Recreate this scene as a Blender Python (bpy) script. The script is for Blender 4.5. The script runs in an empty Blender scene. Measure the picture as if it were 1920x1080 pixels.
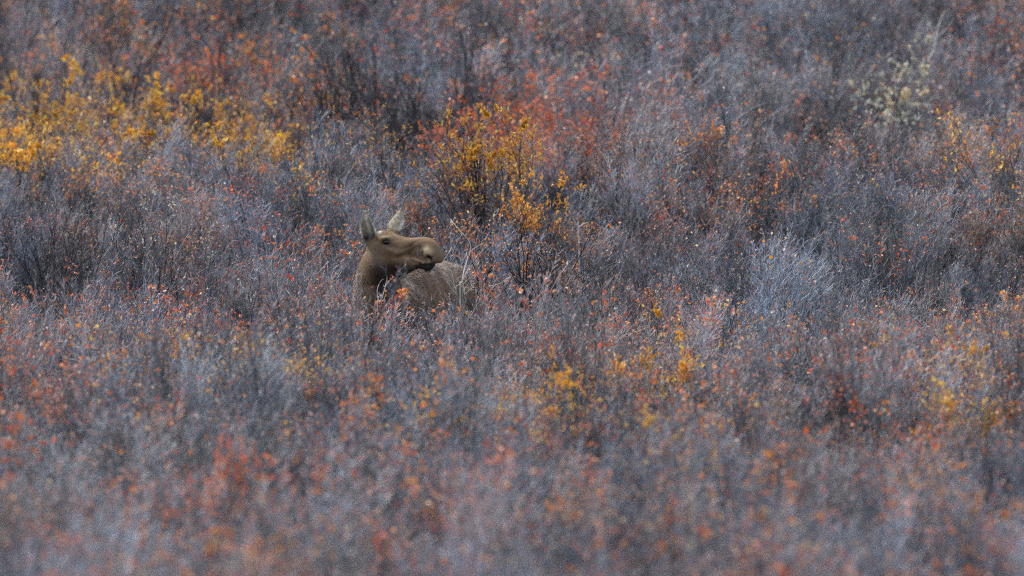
import bpy, math, random
import numpy as np
from mathutils import Vector

# ------------------------------------------------------------------ camera, sky, sun, exposure
sc = bpy.context.scene
COL = sc.collection
PITCH = math.radians(6.0)
DM = 100.0                                   # metres from camera to the moose
CAM = np.array([0.0, -DM*math.cos(PITCH), 1.5 + DM*math.sin(PITCH)])
R_ = np.array([1.0, 0, 0])
F_ = np.array([0, math.cos(PITCH), -math.sin(PITCH)])
U_ = np.array([0, math.sin(PITCH), math.cos(PITCH)])
cd = bpy.data.cameras.new('camera'); cam = bpy.data.objects.new('camera', cd); COL.objects.link(cam)
cam.location = CAM; cam.rotation_euler = (math.pi/2 - PITCH, 0, 0)
cd.lens = 400; cd.sensor_width = 36; cd.clip_start = 1; cd.clip_end = 6000
cd.dof.use_dof = True; cd.dof.focus_distance = 102.0; cd.dof.aperture_fstop = 2.0
sc.camera = cam
K = 0.09/1920                                # metres per photo pixel per metre of depth

SUN_EL, SUN_AZ = math.radians(55), math.radians(-50)   # azimuth from +Y (away from camera) towards +X
w = bpy.data.worlds.new('World'); sc.world = w; w.use_nodes = True
nt = w.node_tree; bg = nt.nodes['Background']
sky = nt.nodes.new('ShaderNodeTexSky'); sky.sky_type = 'NISHITA'; sky.sun_disc = False
sky.sun_elevation = SUN_EL; sky.sun_rotation = SUN_AZ
sky.dust_density = 1.2
ov = nt.nodes.new('ShaderNodeHueSaturation'); ov.inputs['Saturation'].default_value = .45     # thin overcast whitens the blue
nt.links.new(sky.outputs[0], ov.inputs['Color']); nt.links.new(ov.outputs[0], bg.inputs[0]); bg.inputs[1].default_value = 0.11
sl = bpy.data.lights.new('sun', 'SUN'); sun = bpy.data.objects.new('sun', sl); COL.objects.link(sun)
sl.energy = 1.5; sl.angle = math.radians(14); sl.color = (1.0, 0.95, 0.88)
sd = Vector((math.sin(SUN_AZ)*math.cos(SUN_EL), math.cos(SUN_AZ)*math.cos(SUN_EL), math.sin(SUN_EL)))
sun.rotation_euler = sd.to_track_quat('Z', 'Y').to_euler()
sun.location = (0, 0, 30)
sc.view_settings.view_transform = 'Standard'; sc.view_settings.look = 'None'
sc.view_settings.exposure = 1.66; sc.view_settings.gamma = 1
sc.render.engine = 'CYCLES'
sc.cycles.use_denoising = False; sc.cycles.filter_width = 1.1
sc.cycles.max_bounces = 5; sc.cycles.diffuse_bounces = 3; sc.cycles.glossy_bounces = 2
sc.cycles.transmission_bounces = 2; sc.cycles.use_adaptive_sampling = False
sc.cycles.sample_clamp_indirect = 1.2; sc.cycles.sample_clamp_direct = 2.5

RNG = np.random.default_rng(11)

def at(px, py, d):
    return CAM + d*(F_ + (px-960)*K*R_ - (py-540)*K*U_)

def proj(P):
    rel = np.asarray(P) - CAM
    d = rel @ F_
    return 960 + (rel @ R_)/d/K, 540 - (rel @ U_)/d/K, d

# ------------------------------------------------------------------ terrain
_D = np.array([-300, 0, 30, 60, 85, 97, 103, 108, 111.5, 114, 117, 120, 124, 130, 140, 160, 220, 500, 1500, 3000.])
_B = np.array([0., 6, 4.9, 3.6, 2.25, 1.62, 1.22, 0.35, -.28, -.42, -.15, -.1, -.75, -2.0, -3.9, -7.0, -15, -30, -60, -120])
def _sm(d):                                   # smoothed profile: metres below the camera's axis
    s = 0
    for o, wt in ((-1.6, .15), (-.8, .2), (0, .3), (.8, .2), (1.6, .15)):
        s = s + wt*np.interp(d+o, _D, _B)
    return s
def ground(x, y):
    x = np.asarray(x, float); y = np.asarray(y, float)
    d = y + 100.0
    b = _sm(d + 1.3*np.sin(x*.31+.6)*np.clip((d-103)/6, 0, 1))
    z = 1.5 - y*math.tan(PITCH) - b/math.cos(PITCH)
    amp = np.clip((np.hypot(x+.9, y-.8)-1.5)/3, 0, 1)
    z = z + amp*(.10*np.sin(x*.9+y*.35+1) + .08*np.sin(x*.5-y*.6+2.) + .06*np.sin(y*1.1+x*.2))
    far = np.clip((np.abs(x)-25)/200, 0, 1)
    return z + far*8*np.sin(x*.012+1)*np.sin(y*.008+.5)

# ------------------------------------------------------------------ mesh helpers
def mesh_from(name, V, Fc, mat=None, col=None, smooth=False):
    """V (n,3); Fc (m,k) faces of equal size k; col (n,3) point colours"""
    me = bpy.data.meshes.new(name)
    V = np.asarray(V, np.float32); Fc = np.asarray(Fc, np.int32)
    me.vertices.add(len(V)); me.vertices.foreach_set('co', V.ravel())
    if len(Fc):
        m, k = Fc.shape
        me.loops.add(m*k); me.loops.foreach_set('vertex_index', Fc.ravel())
        me.polygons.add(m)
        me.polygons.foreach_set('loop_start', np.arange(0, m*k, k, dtype=np.int32))
        me.polygons.foreach_set('use_smooth', np.full(m, smooth))
    me.update(calc_edges=True)
    if col is not None:
        a = me.color_attributes.new('Col', 'FLOAT_COLOR', 'POINT')
        c = np.ones((len(V), 4), np.float32); c[:, :3] = col
        a.data.foreach_set('color', c.ravel())
    if mat: me.materials.append(mat)
    return me

def obj(name, me, parent=None, loc=None, label=None, cat=None, group=None, kind=None, link=True):
    o = bpy.data.objects.new(name, me)
    if link: COL.objects.link(o)
    if parent: o.parent = parent
    if loc is not None: o.location = loc
    if label: o['label'] = label
    if cat: o['category'] = cat
    if group: o['group'] = group
    if kind: o['kind'] = kind
    return o

# ------------------------------------------------------------------ materials
def mat_new(name):
    m = bpy.data.materials.new(name); m.use_nodes = True
    return m, m.node_tree, m.node_tree.nodes['Principled BSDF']

def N(nt, t, **kw):
    n = nt.nodes.new(t)
    for k, v in kw.items(): setattr(n, k, v)
    return n

def bark_mat(name, cols, rough=.55, spec=.5):
    """bark: each shrub takes its tone from a ramp, broken up by large patches and fine grain"""
    m, nt, p = mat_new(name)
    oi = N(nt, 'ShaderNodeObjectInfo'); geo = N(nt, 'ShaderNodeNewGeometry')
    n1 = N(nt, 'ShaderNodeTexNoise'); n1.inputs['Scale'].default_value = .55; n1.inputs['Detail'].default_value = 3
    n2 = N(nt, 'ShaderNodeTexNoise'); n2.inputs['Scale'].default_value = 14; n2.inputs['Detail'].default_value = 2
    nt.links.new(geo.outputs['Position'], n1.inputs['Vector']); nt.links.new(geo.outputs['Position'], n2.inputs['Vector'])
    a = N(nt, 'ShaderNodeMath', operation='MULTIPLY_ADD'); a.inputs[1].default_value = .55
    b = N(nt, 'ShaderNodeMath', operation='MULTIPLY_ADD'); b.inputs[1].default_value = 1.3; b.inputs[2].default_value = -.45
    nt.links.new(n1.outputs[0], b.inputs[0]); nt.links.new(oi.outputs['Random'], a.inputs[0]); nt.links.new(b.outputs[0], a.inputs[2])
    cr = N(nt, 'ShaderNodeValToRGB'); nt.links.new(a.outputs[0], cr.inputs[0])
    e = cr.color_ramp.elements
    while len(e) < len(cols): e.new(.5)
    for i, c in enumerate(cols): e[i].position = i/(len(cols)-1); e[i].color = (*c, 1)
    mr = N(nt, 'ShaderNodeMapRange'); nt.links.new(n2.outputs[0], mr.inputs[0])
    mr.inputs[1].default_value = .3; mr.inputs[2].default_value = .7; mr.inputs[3].default_value = .55; mr.inputs[4].default_value = 1.55
    mx = N(nt, 'ShaderNodeMix', data_type='RGBA', blend_type='MULTIPLY'); mx.inputs[0].default_value = 1
    nt.links.new(cr.outputs[0], mx.inputs[6]); nt.links.new(mr.outputs[0], mx.inputs[7])
    ag = N(nt, 'ShaderNodeAttribute', attribute_name='Col')        # young twigs are paler than old stems
    wn = N(nt, 'ShaderNodeTexWhiteNoise', noise_dimensions='1D'); nt.links.new(oi.outputs['Random'], wn.inputs['W'])
    mt = N(nt, 'ShaderNodeMapRange'); mt.inputs[3].default_value = .58; mt.inputs[4].default_value = 1.32; nt.links.new(wn.outputs['Value'], mt.inputs[0])
    mz = N(nt, 'ShaderNodeMix', data_type='RGBA', blend_type='MULTIPLY'); mz.inputs[0].default_value = 1
    nt.links.new(mx.outputs[2], mz.inputs[6]); nt.links.new(mt.outputs[0], mz.inputs[7]); mx = mz
    my = N(nt, 'ShaderNodeMix', data_type='RGBA', blend_type='MULTIPLY'); my.inputs[0].default_value = 1
    nt.links.new(mx.outputs[2], my.inputs[6]); nt.links.new(ag.outputs['Color'], my.inputs[7])
    nt.links.new(my.outputs[2], p.inputs['Base Color'])
    p.inputs['Roughness'].default_value = rough; p.inputs['Specular IOR Level'].default_value = spec
    return m

M_bark = bark_mat('grey_bark', [(.10, .13, .17), (.145, .17, .215), (.18, .195, .23), (.21, .22, .24), (.165, .165, .19)], .42, .6)
M_mauve = bark_mat('mauve_bark', [(.125, .13, .155), (.17, .16, .185), (.20, .185, .20), (.21, .19, .18), (.18, .145, .14)], .42, .6)
M_dark = bark_mat('dark_bark', [(.035, .034, .040), (.06, .058, .068)], .6, .3)
M_pale = bark_mat('pale_dead_wood', [(.42, .40, .38), (.5, .47, .44)], .7, .3)

def leaf_mat():
    m, nt, p = mat_new('autumn_leaf')
    at_ = N(nt, 'ShaderNodeAttribute', attribute_name='Col'); oi = N(nt, 'ShaderNodeObjectInfo')
    hs = N(nt, 'ShaderNodeHueSaturation')
    mr = N(nt, 'ShaderNodeMapRange'); mr.inputs[3].default_value = .85; mr.inputs[4].default_value = 1.15
    nt.links.new(oi.outputs['Random'], mr.inputs[0]); nt.links.new(mr.outputs[0], hs.inputs['Value'])
    nt.links.new(at_.outputs['Color'], hs.inputs['Color']); nt.links.new(hs.outputs[0], p.inputs['Base Color'])
    p.inputs['Roughness'].default_value = .45
    tr = N(nt, 'ShaderNodeBsdfTranslucent'); nt.links.new(hs.outputs[0], tr.inputs[0])
    ms = N(nt, 'ShaderNodeMixShader'); ms.inputs[0].default_value = .3
    out = nt.nodes['Material Output']
    nt.links.new(p.outputs[0], ms.inputs[1]); nt.links.new(tr.outputs[0], ms.inputs[2]); nt.links.new(ms.outputs[0], out.inputs[0])
    return m
M_leaf = leaf_mat()

def ground_mat():
    m, nt, p = mat_new('tundra_soil')
    geo = N(nt, 'ShaderNodeNewGeometry')
    n1 = N(nt, 'ShaderNodeTexNoise'); n1.inputs['Scale'].default_value = 2.2; n1.inputs['Detail'].default_value = 8; n1.inputs['Roughness'].default_value = .7
    nt.links.new(geo.outputs['Position'], n1.inputs['Vector'])
    cr = N(nt, 'ShaderNodeValToRGB'); nt.links.new(n1.outputs[0], cr.inputs[0])
    e = cr.color_ramp.elements; e[0].position = .3; e[0].color = (.03, .024, .022, 1); e[1].position = .75; e[1].color = (.11, .07, .055, 1)
    x = e.new(.52); x.color = (.06, .05, .05, 1)
    nt.links.new(cr.outputs[0], p.inputs['Base Color']); p.inputs['Roughness'].default_value = .95
    bp = N(nt, 'ShaderNodeBump'); bp.inputs['Strength'].default_value = .8; bp.inputs['Distance'].default_value = .05
    nt.links.new(n1.outputs[0], bp.inputs['Height']); nt.links.new(bp.outputs[0], p.inputs['Normal'])
    return m
M_ground = ground_mat()

# ------------------------------------------------------------------ ground sheet out to the horizon
xs = np.unique(np.concatenate([np.linspace(-24, 24, 97), np.sign(np.linspace(-1, 1, 61))*np.abs(np.linspace(-1, 1, 61))**2.5*2500]))
ys = np.unique(np.concatenate([np.linspace(-70, 90, 321), -70-np.linspace(0, 1, 20)**2*230, 90+np.linspace(0, 1, 40)**2.2*2700]))
X, Y = np.meshgrid(xs, ys); Z = ground(X, Y)
nx, ny = len(xs), len(ys); idx = np.arange(nx*ny).reshape(ny, nx)
Fq = np.stack([idx[:-1, :-1], idx[:-1, 1:], idx[1:, 1:], idx[1:, :-1]], -1).reshape(-1, 4)
obj('ground', mesh_from('ground', np.stack([X, Y, Z], -1).reshape(-1, 3), Fq, M_ground, smooth=True), kind='structure')

# ------------------------------------------------------------------ growing woody plants
def unit(a): return a/np.maximum(np.linalg.norm(a, axis=-1, keepdims=True), 1e-9)

class Wood:
    """collects branches level by level, all branches of a level at once"""
    def __init__(s, rng): s.rng = rng; s.V = []; s.F = []; s.n = 0; s.C = []
    def run(s, P, Dr, L, k, wob, up):
        n = len(P); pts = np.empty((n, k, 3)); pts[:, 0] = P; d = unit(Dr)
        step = (L/(k-1))[:, None]
        for i in range(1, k):
            d = unit(d + s.rng.normal(0, wob, (n, 3)) + np.array([0, 0, up]))
            pts[:, i] = pts[:, i-1] + d*step
        return pts
    def tube(s, pts, r0, r1, sides=3, tone=1.0):
        n, k, _ = pts.shape
        t = unit(np.gradient(pts, axis=1))
        ref = np.where(np.abs(t[..., 2:3]) > .9, np.array([1., 0, 0]), np.array([0, 0, 1.]))
        a = unit(np.cross(t, ref)); b = np.cross(t, a)
        f = np.linspace(0, 1, k)[None, :, None]
        r = (r0[:, None, None]*(1-f) + r1[:, None, None]*f)
        ph = np.arange(sides)*2*math.pi/sides
        ring = pts[:, :, None] + r[..., None]*(a[:, :, None]*np.cos(ph)[:, None] + b[:, :, None]*np.sin(ph)[:, None])
        s.V.append(ring.reshape(-1, 3))
        s.C.append(np.repeat(tone*s.rng.uniform(.8, 1.25, n), k*sides))
        id_ = np.arange(n*k*sides).reshape(n, k, sides) + s.n
        nx_ = np.roll(id_, -1, 2)
        s.F.append(np.stack([id_[:, :-1], nx_[:, :-1], nx_[:, 1:], id_[:, 1:]], -1).reshape(-1, 4))
        s.n += n*k*sides
    def kids(s, pts, per, lo, ang, lfac, L):
        """child starts, directions and lengths along parents"""
        n, k, _ = pts.shape; rng = s.rng
        t = rng.uniform(lo, 1, (n, per)); t[:, 0] = .98
        f = t*(k-1); i = np.minimum(f.astype(int), k-2); fr = (f-i)[..., None]
        ii = np.arange(n)[:, None]
        P = pts[ii, i]*(1-fr) + pts[ii, i+1]*fr
        T = unit(pts[ii, i+1]-pts[ii, i])
        S = unit(np.cross(T, rng.normal(size=T.shape)))
        A = rng.uniform(*ang, (n, per))[..., None]
        D = T*np.cos(A) + S*np.sin(A)
        Lc = (L[:, None]*lfac*(1.25-.55*t)*rng.uniform(.6, 1.25, (n, per)))
        return P.reshape(-1, 3), D.reshape(-1, 3), Lc.ravel()
    def mesh(s, name, mat):
        return mesh_from(name, np.concatenate(s.V), np.concatenate(s.F), mat, np.repeat(np.concatenate(s.C)[:, None], 3, 1), smooth=True)

def shrub(rng, h=1.15, stems=10, spread=.55, lev=((7, .3, (.3, .75), .5), (6, .2, (.3, .9), .5), (3, .2, (.3, .9), .45)),
          r=.0075, base=.16, rfac=(.55, .6, .7), wob=.055, mat=None, name='stems', rmin=.0019, tones=(.30, .5, .85, 1.15)):
    W = Wood(rng)
    az = rng.uniform(0, 2*math.pi, stems); sp = spread*np.sqrt(rng.uniform(0.02, 1, stems))
    P = np.stack([np.cos(az), np.sin(az), 0*az], -1)*base*rng.uniform(.1, 1, (stems, 1)); P[:, 2] = -.05
    D = np.stack([np.cos(az)*sp, np.sin(az)*sp, np.ones(stems)], -1)
    L = h*rng.uniform(.62, .95, stems)
    pts = W.run(P, D, L, 6, wob, .06); rr = np.full(stems, r)*rng.uniform(.7, 1.2, stems)
    tn = rng.choice([.5, .8, 1.1, 1.5], stems)*rng.uniform(.85, 1.15, stems)
    W.tube(pts, rr, rr*.45, 4, tones[0]*tn)
    for j, (per, lo, ang, lf) in enumerate(lev):
        P, D, L2 = W.kids(pts, per, lo, ang, lf, L)
        rr = np.maximum(np.repeat(rr, per)*rfac[j], rmin)
        tn = np.repeat(tn, per)
        pts = W.run(P, D, L2, 4 if j < 2 else 3, wob*(1.2, 1.8, 3.0)[min(j, 2)], (.14, .12, .08)[min(j, 2)]); L = L2
        W.tube(pts, rr, np.maximum(rr*.5, rmin*.7), 3, tones[min(j+1, 3)]*tn)
        W.last = pts
        if j == len(lev)-2: W.prev = pts
    me = W.mesh(name, mat or M_bark)
    return me, W

PAL = {
 'red':    [(.66, .13, .035), (.50, .06, .035), (.72, .22, .05), (.68, .30, .14), (.46, .11, .05), (.66, .27, .09), (.75, .19, .04), (.58, .08, .03)],
 'orange': [(.80, .24, .025), (.80, .34, .04), (.72, .16, .025), (.74, .36, .12), (.52, .19, .04), (.80, .50, .20), (.82, .27, .02)],
 'rust':   [(.76, .17, .03), (.66, .11, .03), (.54, .15, .04), (.76, .26, .06), (.44, .09, .035)],
 'yellow': [(.86, .48, .03), (.84, .41, .025), (.88, .58, .09), (.72, .32, .03), (.82, .50, .14), (.54, .23, .03), (.80, .34, .03)],
 'gold':   [(.70, .35, .035), (.58, .25, .025), (.44, .18, .03), (.76, .44, .08)],
 'pink':   [(.42, .22, .18), (.48, .27, .18), (.36, .15, .12), (.58, .44, .34), (.58, .10, .05), (.70, .60, .52), (.55, .18, .08)],
 'silver': [(.46, .47, .40), (.38, .40, .36), (.54, .53, .38), (.28, .30, .28)],
 'straw':  [(.68, .56, .36), (.60, .47, .28)],
}
def leaves(rng, W, n, size, aspect, pal, up=.5, top=0., clump=0):
    """leaves on the outer twigs: folded along the midrib, four triangles' worth of shape each"""
    pts = W.last; m = len(pts)
    w_ = np.ones(m)
    z = pts[:, -1, 2]; zn = (z-z.min())/(np.ptp(z)+1e-6)
    w_ *= np.clip(zn-top, 0.02, 1)**1.2
    if clump:
        c = pts[rng.choice(m, clump), -1]
        dd = np.min(np.linalg.norm(pts[:, -1, None]-c[None], axis=-1), 1); w_ *= np.exp(-(dd/.11)**2)+.03
    i = rng.choice(m, n, p=w_/w_.sum()); t = rng.uniform(0, 1, n)
    k = pts.shape[1]; f = t*(k-1); j = np.minimum(f.astype(int), k-2); fr = (f-j)[:, None]
    P = pts[i, j]*(1-fr) + pts[i, j+1]*fr
    T = unit(pts[i, -1]-pts[i, 0])
    A = unit(T*up + rng.normal(0, .6, (n, 3)) + np.array([0, 0, .15]))
    B = unit(np.cross(A, rng.normal(size=(n, 3)))); C = np.cross(A, B)
    s = (size*rng.uniform(.6, 1.3, n))[:, None]; wd = s*aspect*rng.uniform(.7, 1.2, (n, 1))
    fold = rng.uniform(.1, .5, (n, 1))
    lift = C*wd*fold; dr = -C*s*.15
    V = np.stack([P, P+A*s*.28+B*wd*.45+lift, P+A*s*.68+B*wd*.42+lift+dr*.5, P+A*s+dr, P+A*s*.68-B*wd*.42+lift+dr*.5, P+A*s*.28-B*wd*.45+lift], 1).reshape(-1, 3)
    o = (np.arange(n)*6)[:, None]
    Fc = np.stack([o+[0, 3, 2, 1], o+[0, 5, 4, 3]], 1).reshape(-1, 4)
    pal = np.array(PAL[pal]); c = pal[rng.integers(0, len(pal), n)]*rng.uniform(.75, 1.25, (n, 1))
    return V, Fc, np.repeat(c, 6, 0)

def leaf_mesh(name, parts):
    V, Fc, C = [], [], []; o = 0
    for v, f, c in parts:
        V.append(v); Fc.append(f+o); C.append(c); o += len(v)
    return mesh_from(name, np.concatenate(V), np.concatenate(Fc), M_leaf, np.clip(np.concatenate(C), 0, .85))

# ------------------------------------------------------------------ shrub stock: stem meshes and leaf meshes per kind
TYPES = ['bare', 'red', 'orange', 'rust', 'yellow', 'mixed']
NV = 9
stock = []                                    # [(stem mesh, {type: leaf mesh})]
for v in range(NV):
    rng = np.random.default_rng(100+v)
    dense = v % 3
    me, W = shrub(rng, h=rng.uniform(1.05, 1.25), stems=[12, 11, 10][dense], spread=rng.uniform(.22, .48),
                  lev=((7, .25, (.15, .42), .55), (6, .12, (.2, .55), .55), (4, .15, (.3, .95), .48)), name='shrub_stems')
    lf = {
     'bare':   leaf_mesh('leaves', [leaves(rng, W, 70, .024, .75, 'pink'), leaves(rng, W, 14, .03, .8, 'orange', top=.2)]),
     'red':    leaf_mesh('leaves', [leaves(rng, W, 200, .030, .8, 'red', top=.2, clump=26), leaves(rng, W, 60, .022, .75, 'pink', top=.2)]),
     'orange': leaf_mesh('leaves', [leaves(rng, W, 260, .031, .75, 'orange', top=.2, clump=26), leaves(rng, W, 60, .030, .8, 'red', top=.2)]),
     'rust':   leaf_mesh('leaves', [leaves(rng, W, 520, .034, .8, 'rust', top=.1), leaves(rng, W, 60, .024, .8, 'orange', top=.3)]),
     'yellow': leaf_mesh('leaves', [leaves(rng, W, 700, .050, .36, 'yellow', up=1.1, top=.3, clump=12), leaves(rng, W, 60, .04, .36, 'gold', up=1)]),
     'mixed':  leaf_mesh('leaves', [leaves(rng, W, 170, .024, .75, 'pink', top=.15), leaves(rng, W, 70, .029, .8, 'red', top=.2, clump=12), leaves(rng, W, 70, .030, .7, 'orange', top=.1)]),
    }
    co = np.empty(len(me.vertices)*3, np.float32); me.vertices.foreach_get('co', co)
    kk = 1.2/np.percentile(co[2::3], 99.7)
    for q in (me, *lf.values()):
        co = np.empty(len(q.vertices)*3, np.float32); q.vertices.foreach_get('co', co)
        q.vertices.foreach_set('co', co*kk); q.update()
    stock.append((me, lf))

# ------------------------------------------------------------------ where each kind of shrub grows
ZONES = [  # photo position of the patch, radii, kind, weight: turned into patches on the hillside
 (60, 235, 150, 70, 'yellow', .65), (200, 170, 150, 55, 'yellow', .8), (340, 190, 100, 45, 'yellow', .5), (300, 20, 80, 40, 'yellow', .3),
 (140, 10, 120, 60, 'orange', .3), (110, 60, 100, 60, 'mixed', .6), (480, 230, 80, 40, 'yellow', .3), (150, 290, 150, 40, 'orange', .75),
 (520, 110, 70, 35, 'red', .9), (550, 60, 60, 60, 'orange', .4), (1000, 200, 120, 50, 'rust', .98), (1110, 235, 80, 55, 'rust', .95), (1060, 260, 90, 40, 'rust', .7),
 (1130, 150, 80, 40, 'red', .5), (690, 30, 40, 40, 'orange', .5), (800, 380, 110, 60, 'orange', .85), (760, 430, 80, 60, 'red', .6),
 (1110, 400, 140, 90, 'orange', .7), (1250, 330, 120, 60, 'orange', .6), (1180, 540, 120, 60, 'red', .8), (1450, 330, 110, 40, 'red', .7),
 (1450, 310, 60, 25, 'orange', .8), (1560, 400, 260, 110, 'bare', .9), (1420, 520, 160, 80, 'bare', .85), (1750, 210, 110, 30, 'orange', .5),
 (1880, 240, 60, 50, 'orange', .4), (1880, 90, 50, 40, 'orange', .3), (1600, 130, 170, 80, 'bare', .8), (1790, 290, 160, 50, 'mixed', .7), (250, 420, 260, 80, 'red', .75),
 (500, 470, 120, 60, 'red', .6), (90, 400, 120, 50, 'bare', .8), (560, 400, 90, 70, 'bare', .6), (60, 590, 100, 60, 'red', .5),
 (230, 640, 90, 50, 'orange', .7), (220, 730, 80, 60, 'rust', .35), (560, 650, 90, 50, 'yellow', .45), (470, 670, 60, 40, 'yellow', .4),
 (720, 700, 70, 60, 'yellow', .6), (880, 690, 70, 60, 'orange', .8), (800, 770, 70, 40, 'yellow', .45), (970, 750, 70, 35, 'yellow', .5),
 (1160, 700, 45, 40, 'yellow', .7), (1290, 650, 70, 40, 'rust', .6), (1140, 620, 100, 50, 'red', .5), (1360, 605, 40, 25, 'yellow', .5),
 (1740, 660, 40, 25, 'yellow', .35), (1810, 690, 30, 30, 'yellow', .35), (1500, 680, 60, 50, 'orange', .5), (1600, 610, 180, 60, 'red', .35),
 (1720, 750, 140, 70, 'rust', .3), (1680, 820, 160, 60, 'rust', .3), (520, 830, 100, 40, 'rust', .35), (330, 860, 120, 50, 'red', .5),
 (400, 740, 110, 60, 'bare', .8), (650, 800, 60, 60, 'bare', .6), (1050, 880, 80, 40, 'rust', .6), (1500, 950, 200, 70, 'bare', .6),
 (50, 990, 70, 50, 'rust', .4), (1480, 1040, 160, 50, 'rust', .3), (1250, 780, 120, 60, 'bare', .7), (950, 1000, 200, 60, 'mixed', .6),
 (250, 1000, 200, 60, 'bare', .4), (1850, 900, 120, 80, 'orange', .5), (800, 900, 90, 60, 'red', .6), (1700, 60, 200, 60, 'bare', .7),
 (720, 110, 160, 80, 'bare', .8), (1300, 100, 200, 60, 'bare', .5), (1400, 180, 80, 40, 'red', .45),
]
DEF = dict(bare=.43, red=.20, orange=.13, rust=.014, yellow=.003, mixed=.20)

def kind_for(px, py, rng):
    wt = dict(DEF)
    for zx, zy, rx, ry, k, s in ZONES:
        g = math.exp(-(((px-zx)/rx)**2+((py-zy)/ry)**2))
        if g > .05:
            for q in wt: wt[q] *= (1-s*g)
            wt[k] += s*g
    if py > 440: wt['yellow'] *= .45 if 640 < py < 790 else .22; wt['orange'] += .04
    if py > 640:
        for q in ('red', 'orange', 'rust', 'mixed'): wt[q] *= .55 if q == 'rust' else .7
    t = rng.uniform(0, sum(wt.values()))
    for k, v in wt.items():
        t -= v
        if t <= 0: return k
    return 'bare'

def ylim(px):                                 # rows the low brush round the moose keeps below
    return np.interp(px, [560, 630, 655, 690, 735, 765, 825, 860, 890, 905, 985, 1010, 1050], [430, 480, 532, 552, 568, 602, 604, 562, 530, 545, 545, 490, 400])

# room left round the big single shrubs: x, depth, half width, how far in front
CLEAR = [((px-960)*K*d, d, r, bk) for px, d, r, bk in [(310, 121.5, .7, 2), (178, 122, .45, 2), (55, 122.5, .4, 2), (850, 120.5, .55, 2), (700, 121, .5, 2), (770, 120, .4, 2),
         (948, 102.3, .3, .5), (915, 107.9, .5, .9)]]
cand = []
rng = np.random.default_rng(5)
y = -55.0
while y < 70:
    d = y+100
    half = .047*d*1.25 + 4.5
    gap = .63 if d < 118 else .72
    x = -half + rng.uniform(0, gap)
    while x < half:
        cand.append((x+rng.normal(0, .14), y+rng.uniform(-.3, .3)))
        x += gap*rng.uniform(.75, 1.25)
    y += gap
for _ in range(34): cand.append((-.85+rng.uniform(-1.0, .75), -1.0+rng.uniform(-.75, .35)))      # brush the moose wades through
cand = np.array(cand); gz = ground(cand[:, 0], cand[:, 1])
inst = []
for (x, y), z in zip(cand, gz):
    d = y+100
    s = float(np.clip(rng.lognormal(0, .15), .65, 1.5))
    nz = math.sin(x*1.1+y*.5)*math.sin(x*.4-y*.9+1)
    s *= 1+.10*nz
    if d > 118: s *= 1.35
    elif d > 103: s *= .92
    if math.hypot((x+.85)/.75, (y-.75)/1.35) < 1: continue            # the moose stands here
    if any(abs(x-cx) < r and c_-back < d < c_+.25 for cx, c_, r, back in CLEAR): continue
    px, py, _ = proj([x, y, z+1.2*s])
    if d < 102.1 and 560 < px < 1050:
        lim = ylim(px)
        # top of the shrub must stay below the line
        need = float((at(px, lim+rng.uniform(0, 18), d)[2]-z)/1.22)
        if s > need: s = max(need, .3)
        elif d > 97.4 and 640 < px < 900: s = need*rng.uniform(.9, 1)
        px, py, _ = proj([x, y, z+1.2*s])
    k = kind_for(px, py+25, rng)
    if k == 'yellow' and 94 < d < 102.1 and 560 < px < 1050: k = 'mixed'
    if k == 'yellow': s *= 1.06 if not (d < 102.1 and 560 < px < 1050) else 1
    inst.append(dict(x=x, y=y, z=z, s=s, a=rng.uniform(0, 2*math.pi), v=int(rng.integers(NV)), k=k, px=px, py=py, d=d,
                     tx=rng.normal(0, .04), ty=rng.normal(0, .04), m=int(rng.random() < dict(bare=.2, red=.6, orange=.6, rust=.9, yellow=.5, mixed=.7)[k])))

# how much of each one shows over those in front of it
hor = np.full(480, 1080.0)
for i in sorted(inst, key=lambda q: q['d']):
    rad = .34*i['s']/(K*i['d'])
    a, b = int((i['px']-rad)//4), int((i['px']+rad)//4)
    vis = 0.
    for c in range(max(a, 0), min(b, 479)+1):
        u = (c*4-i['px'])/max(rad, 1)
        top = i['py'] + .15*rad*u*u*2 + 6
        if hor[c] > top: vis += min(hor[c]-top, 200); hor[c] = top
    i['vis'] = vis
N_OWN = 300
own = sorted([i for i in inst if i['vis'] > 0 and 0 < i['px'] < 1920 and i['py'] > -20], key=lambda q: -q['vis'])[:N_OWN]
ids = set(id(i) for i in own)

KNAME = {'bare': ('bare_shrub', 'bare grey shrub'), 'red': ('red_leaved_shrub', 'red-dotted grey shrub'), 'orange': ('orange_leaved_shrub', 'orange-leaved grey shrub'),
         'rust': ('rust_leaved_shrub', 'rust-leaved shrub'), 'yellow': ('yellow_leaved_shrub', 'yellow-leaved willow'), 'mixed': ('brown_leaved_shrub', 'faded-leaved grey shrub')}
ORD = ['leftmost', 'second', 'third', 'fourth', 'fifth', 'sixth', 'seventh', 'eighth', 'ninth', 'tenth', 'eleventh', 'twelfth']
byk = {}
for i in own:
    lb = KNAME[i['k']][1]
    size = 'tall ' if i['s'] > (1.5 if i['d'] > 118 else 1.12) else ('low ' if i['s'] < (1.1 if i['d'] > 118 else .85) else '')
    zone = ('in the blurred foreground' if i['d'] < 86 else 'in the nearer brush' if i['d'] < 101.5 else 'on the sharp slope' if i['d'] < 115 else 'on the soft far hillside')
    x = i['px']
    place = ('at the left edge' if x < 260 else 'left of the moose' if x < 600 else 'near the moose' if x < 900 else 'right of the moose' if x < 1200 else 'on the right' if x < 1580 else 'at the right edge')
    byk.setdefault((size+lb+' '+zone, place, lb+'s '+zone), []).append(i)
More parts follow.
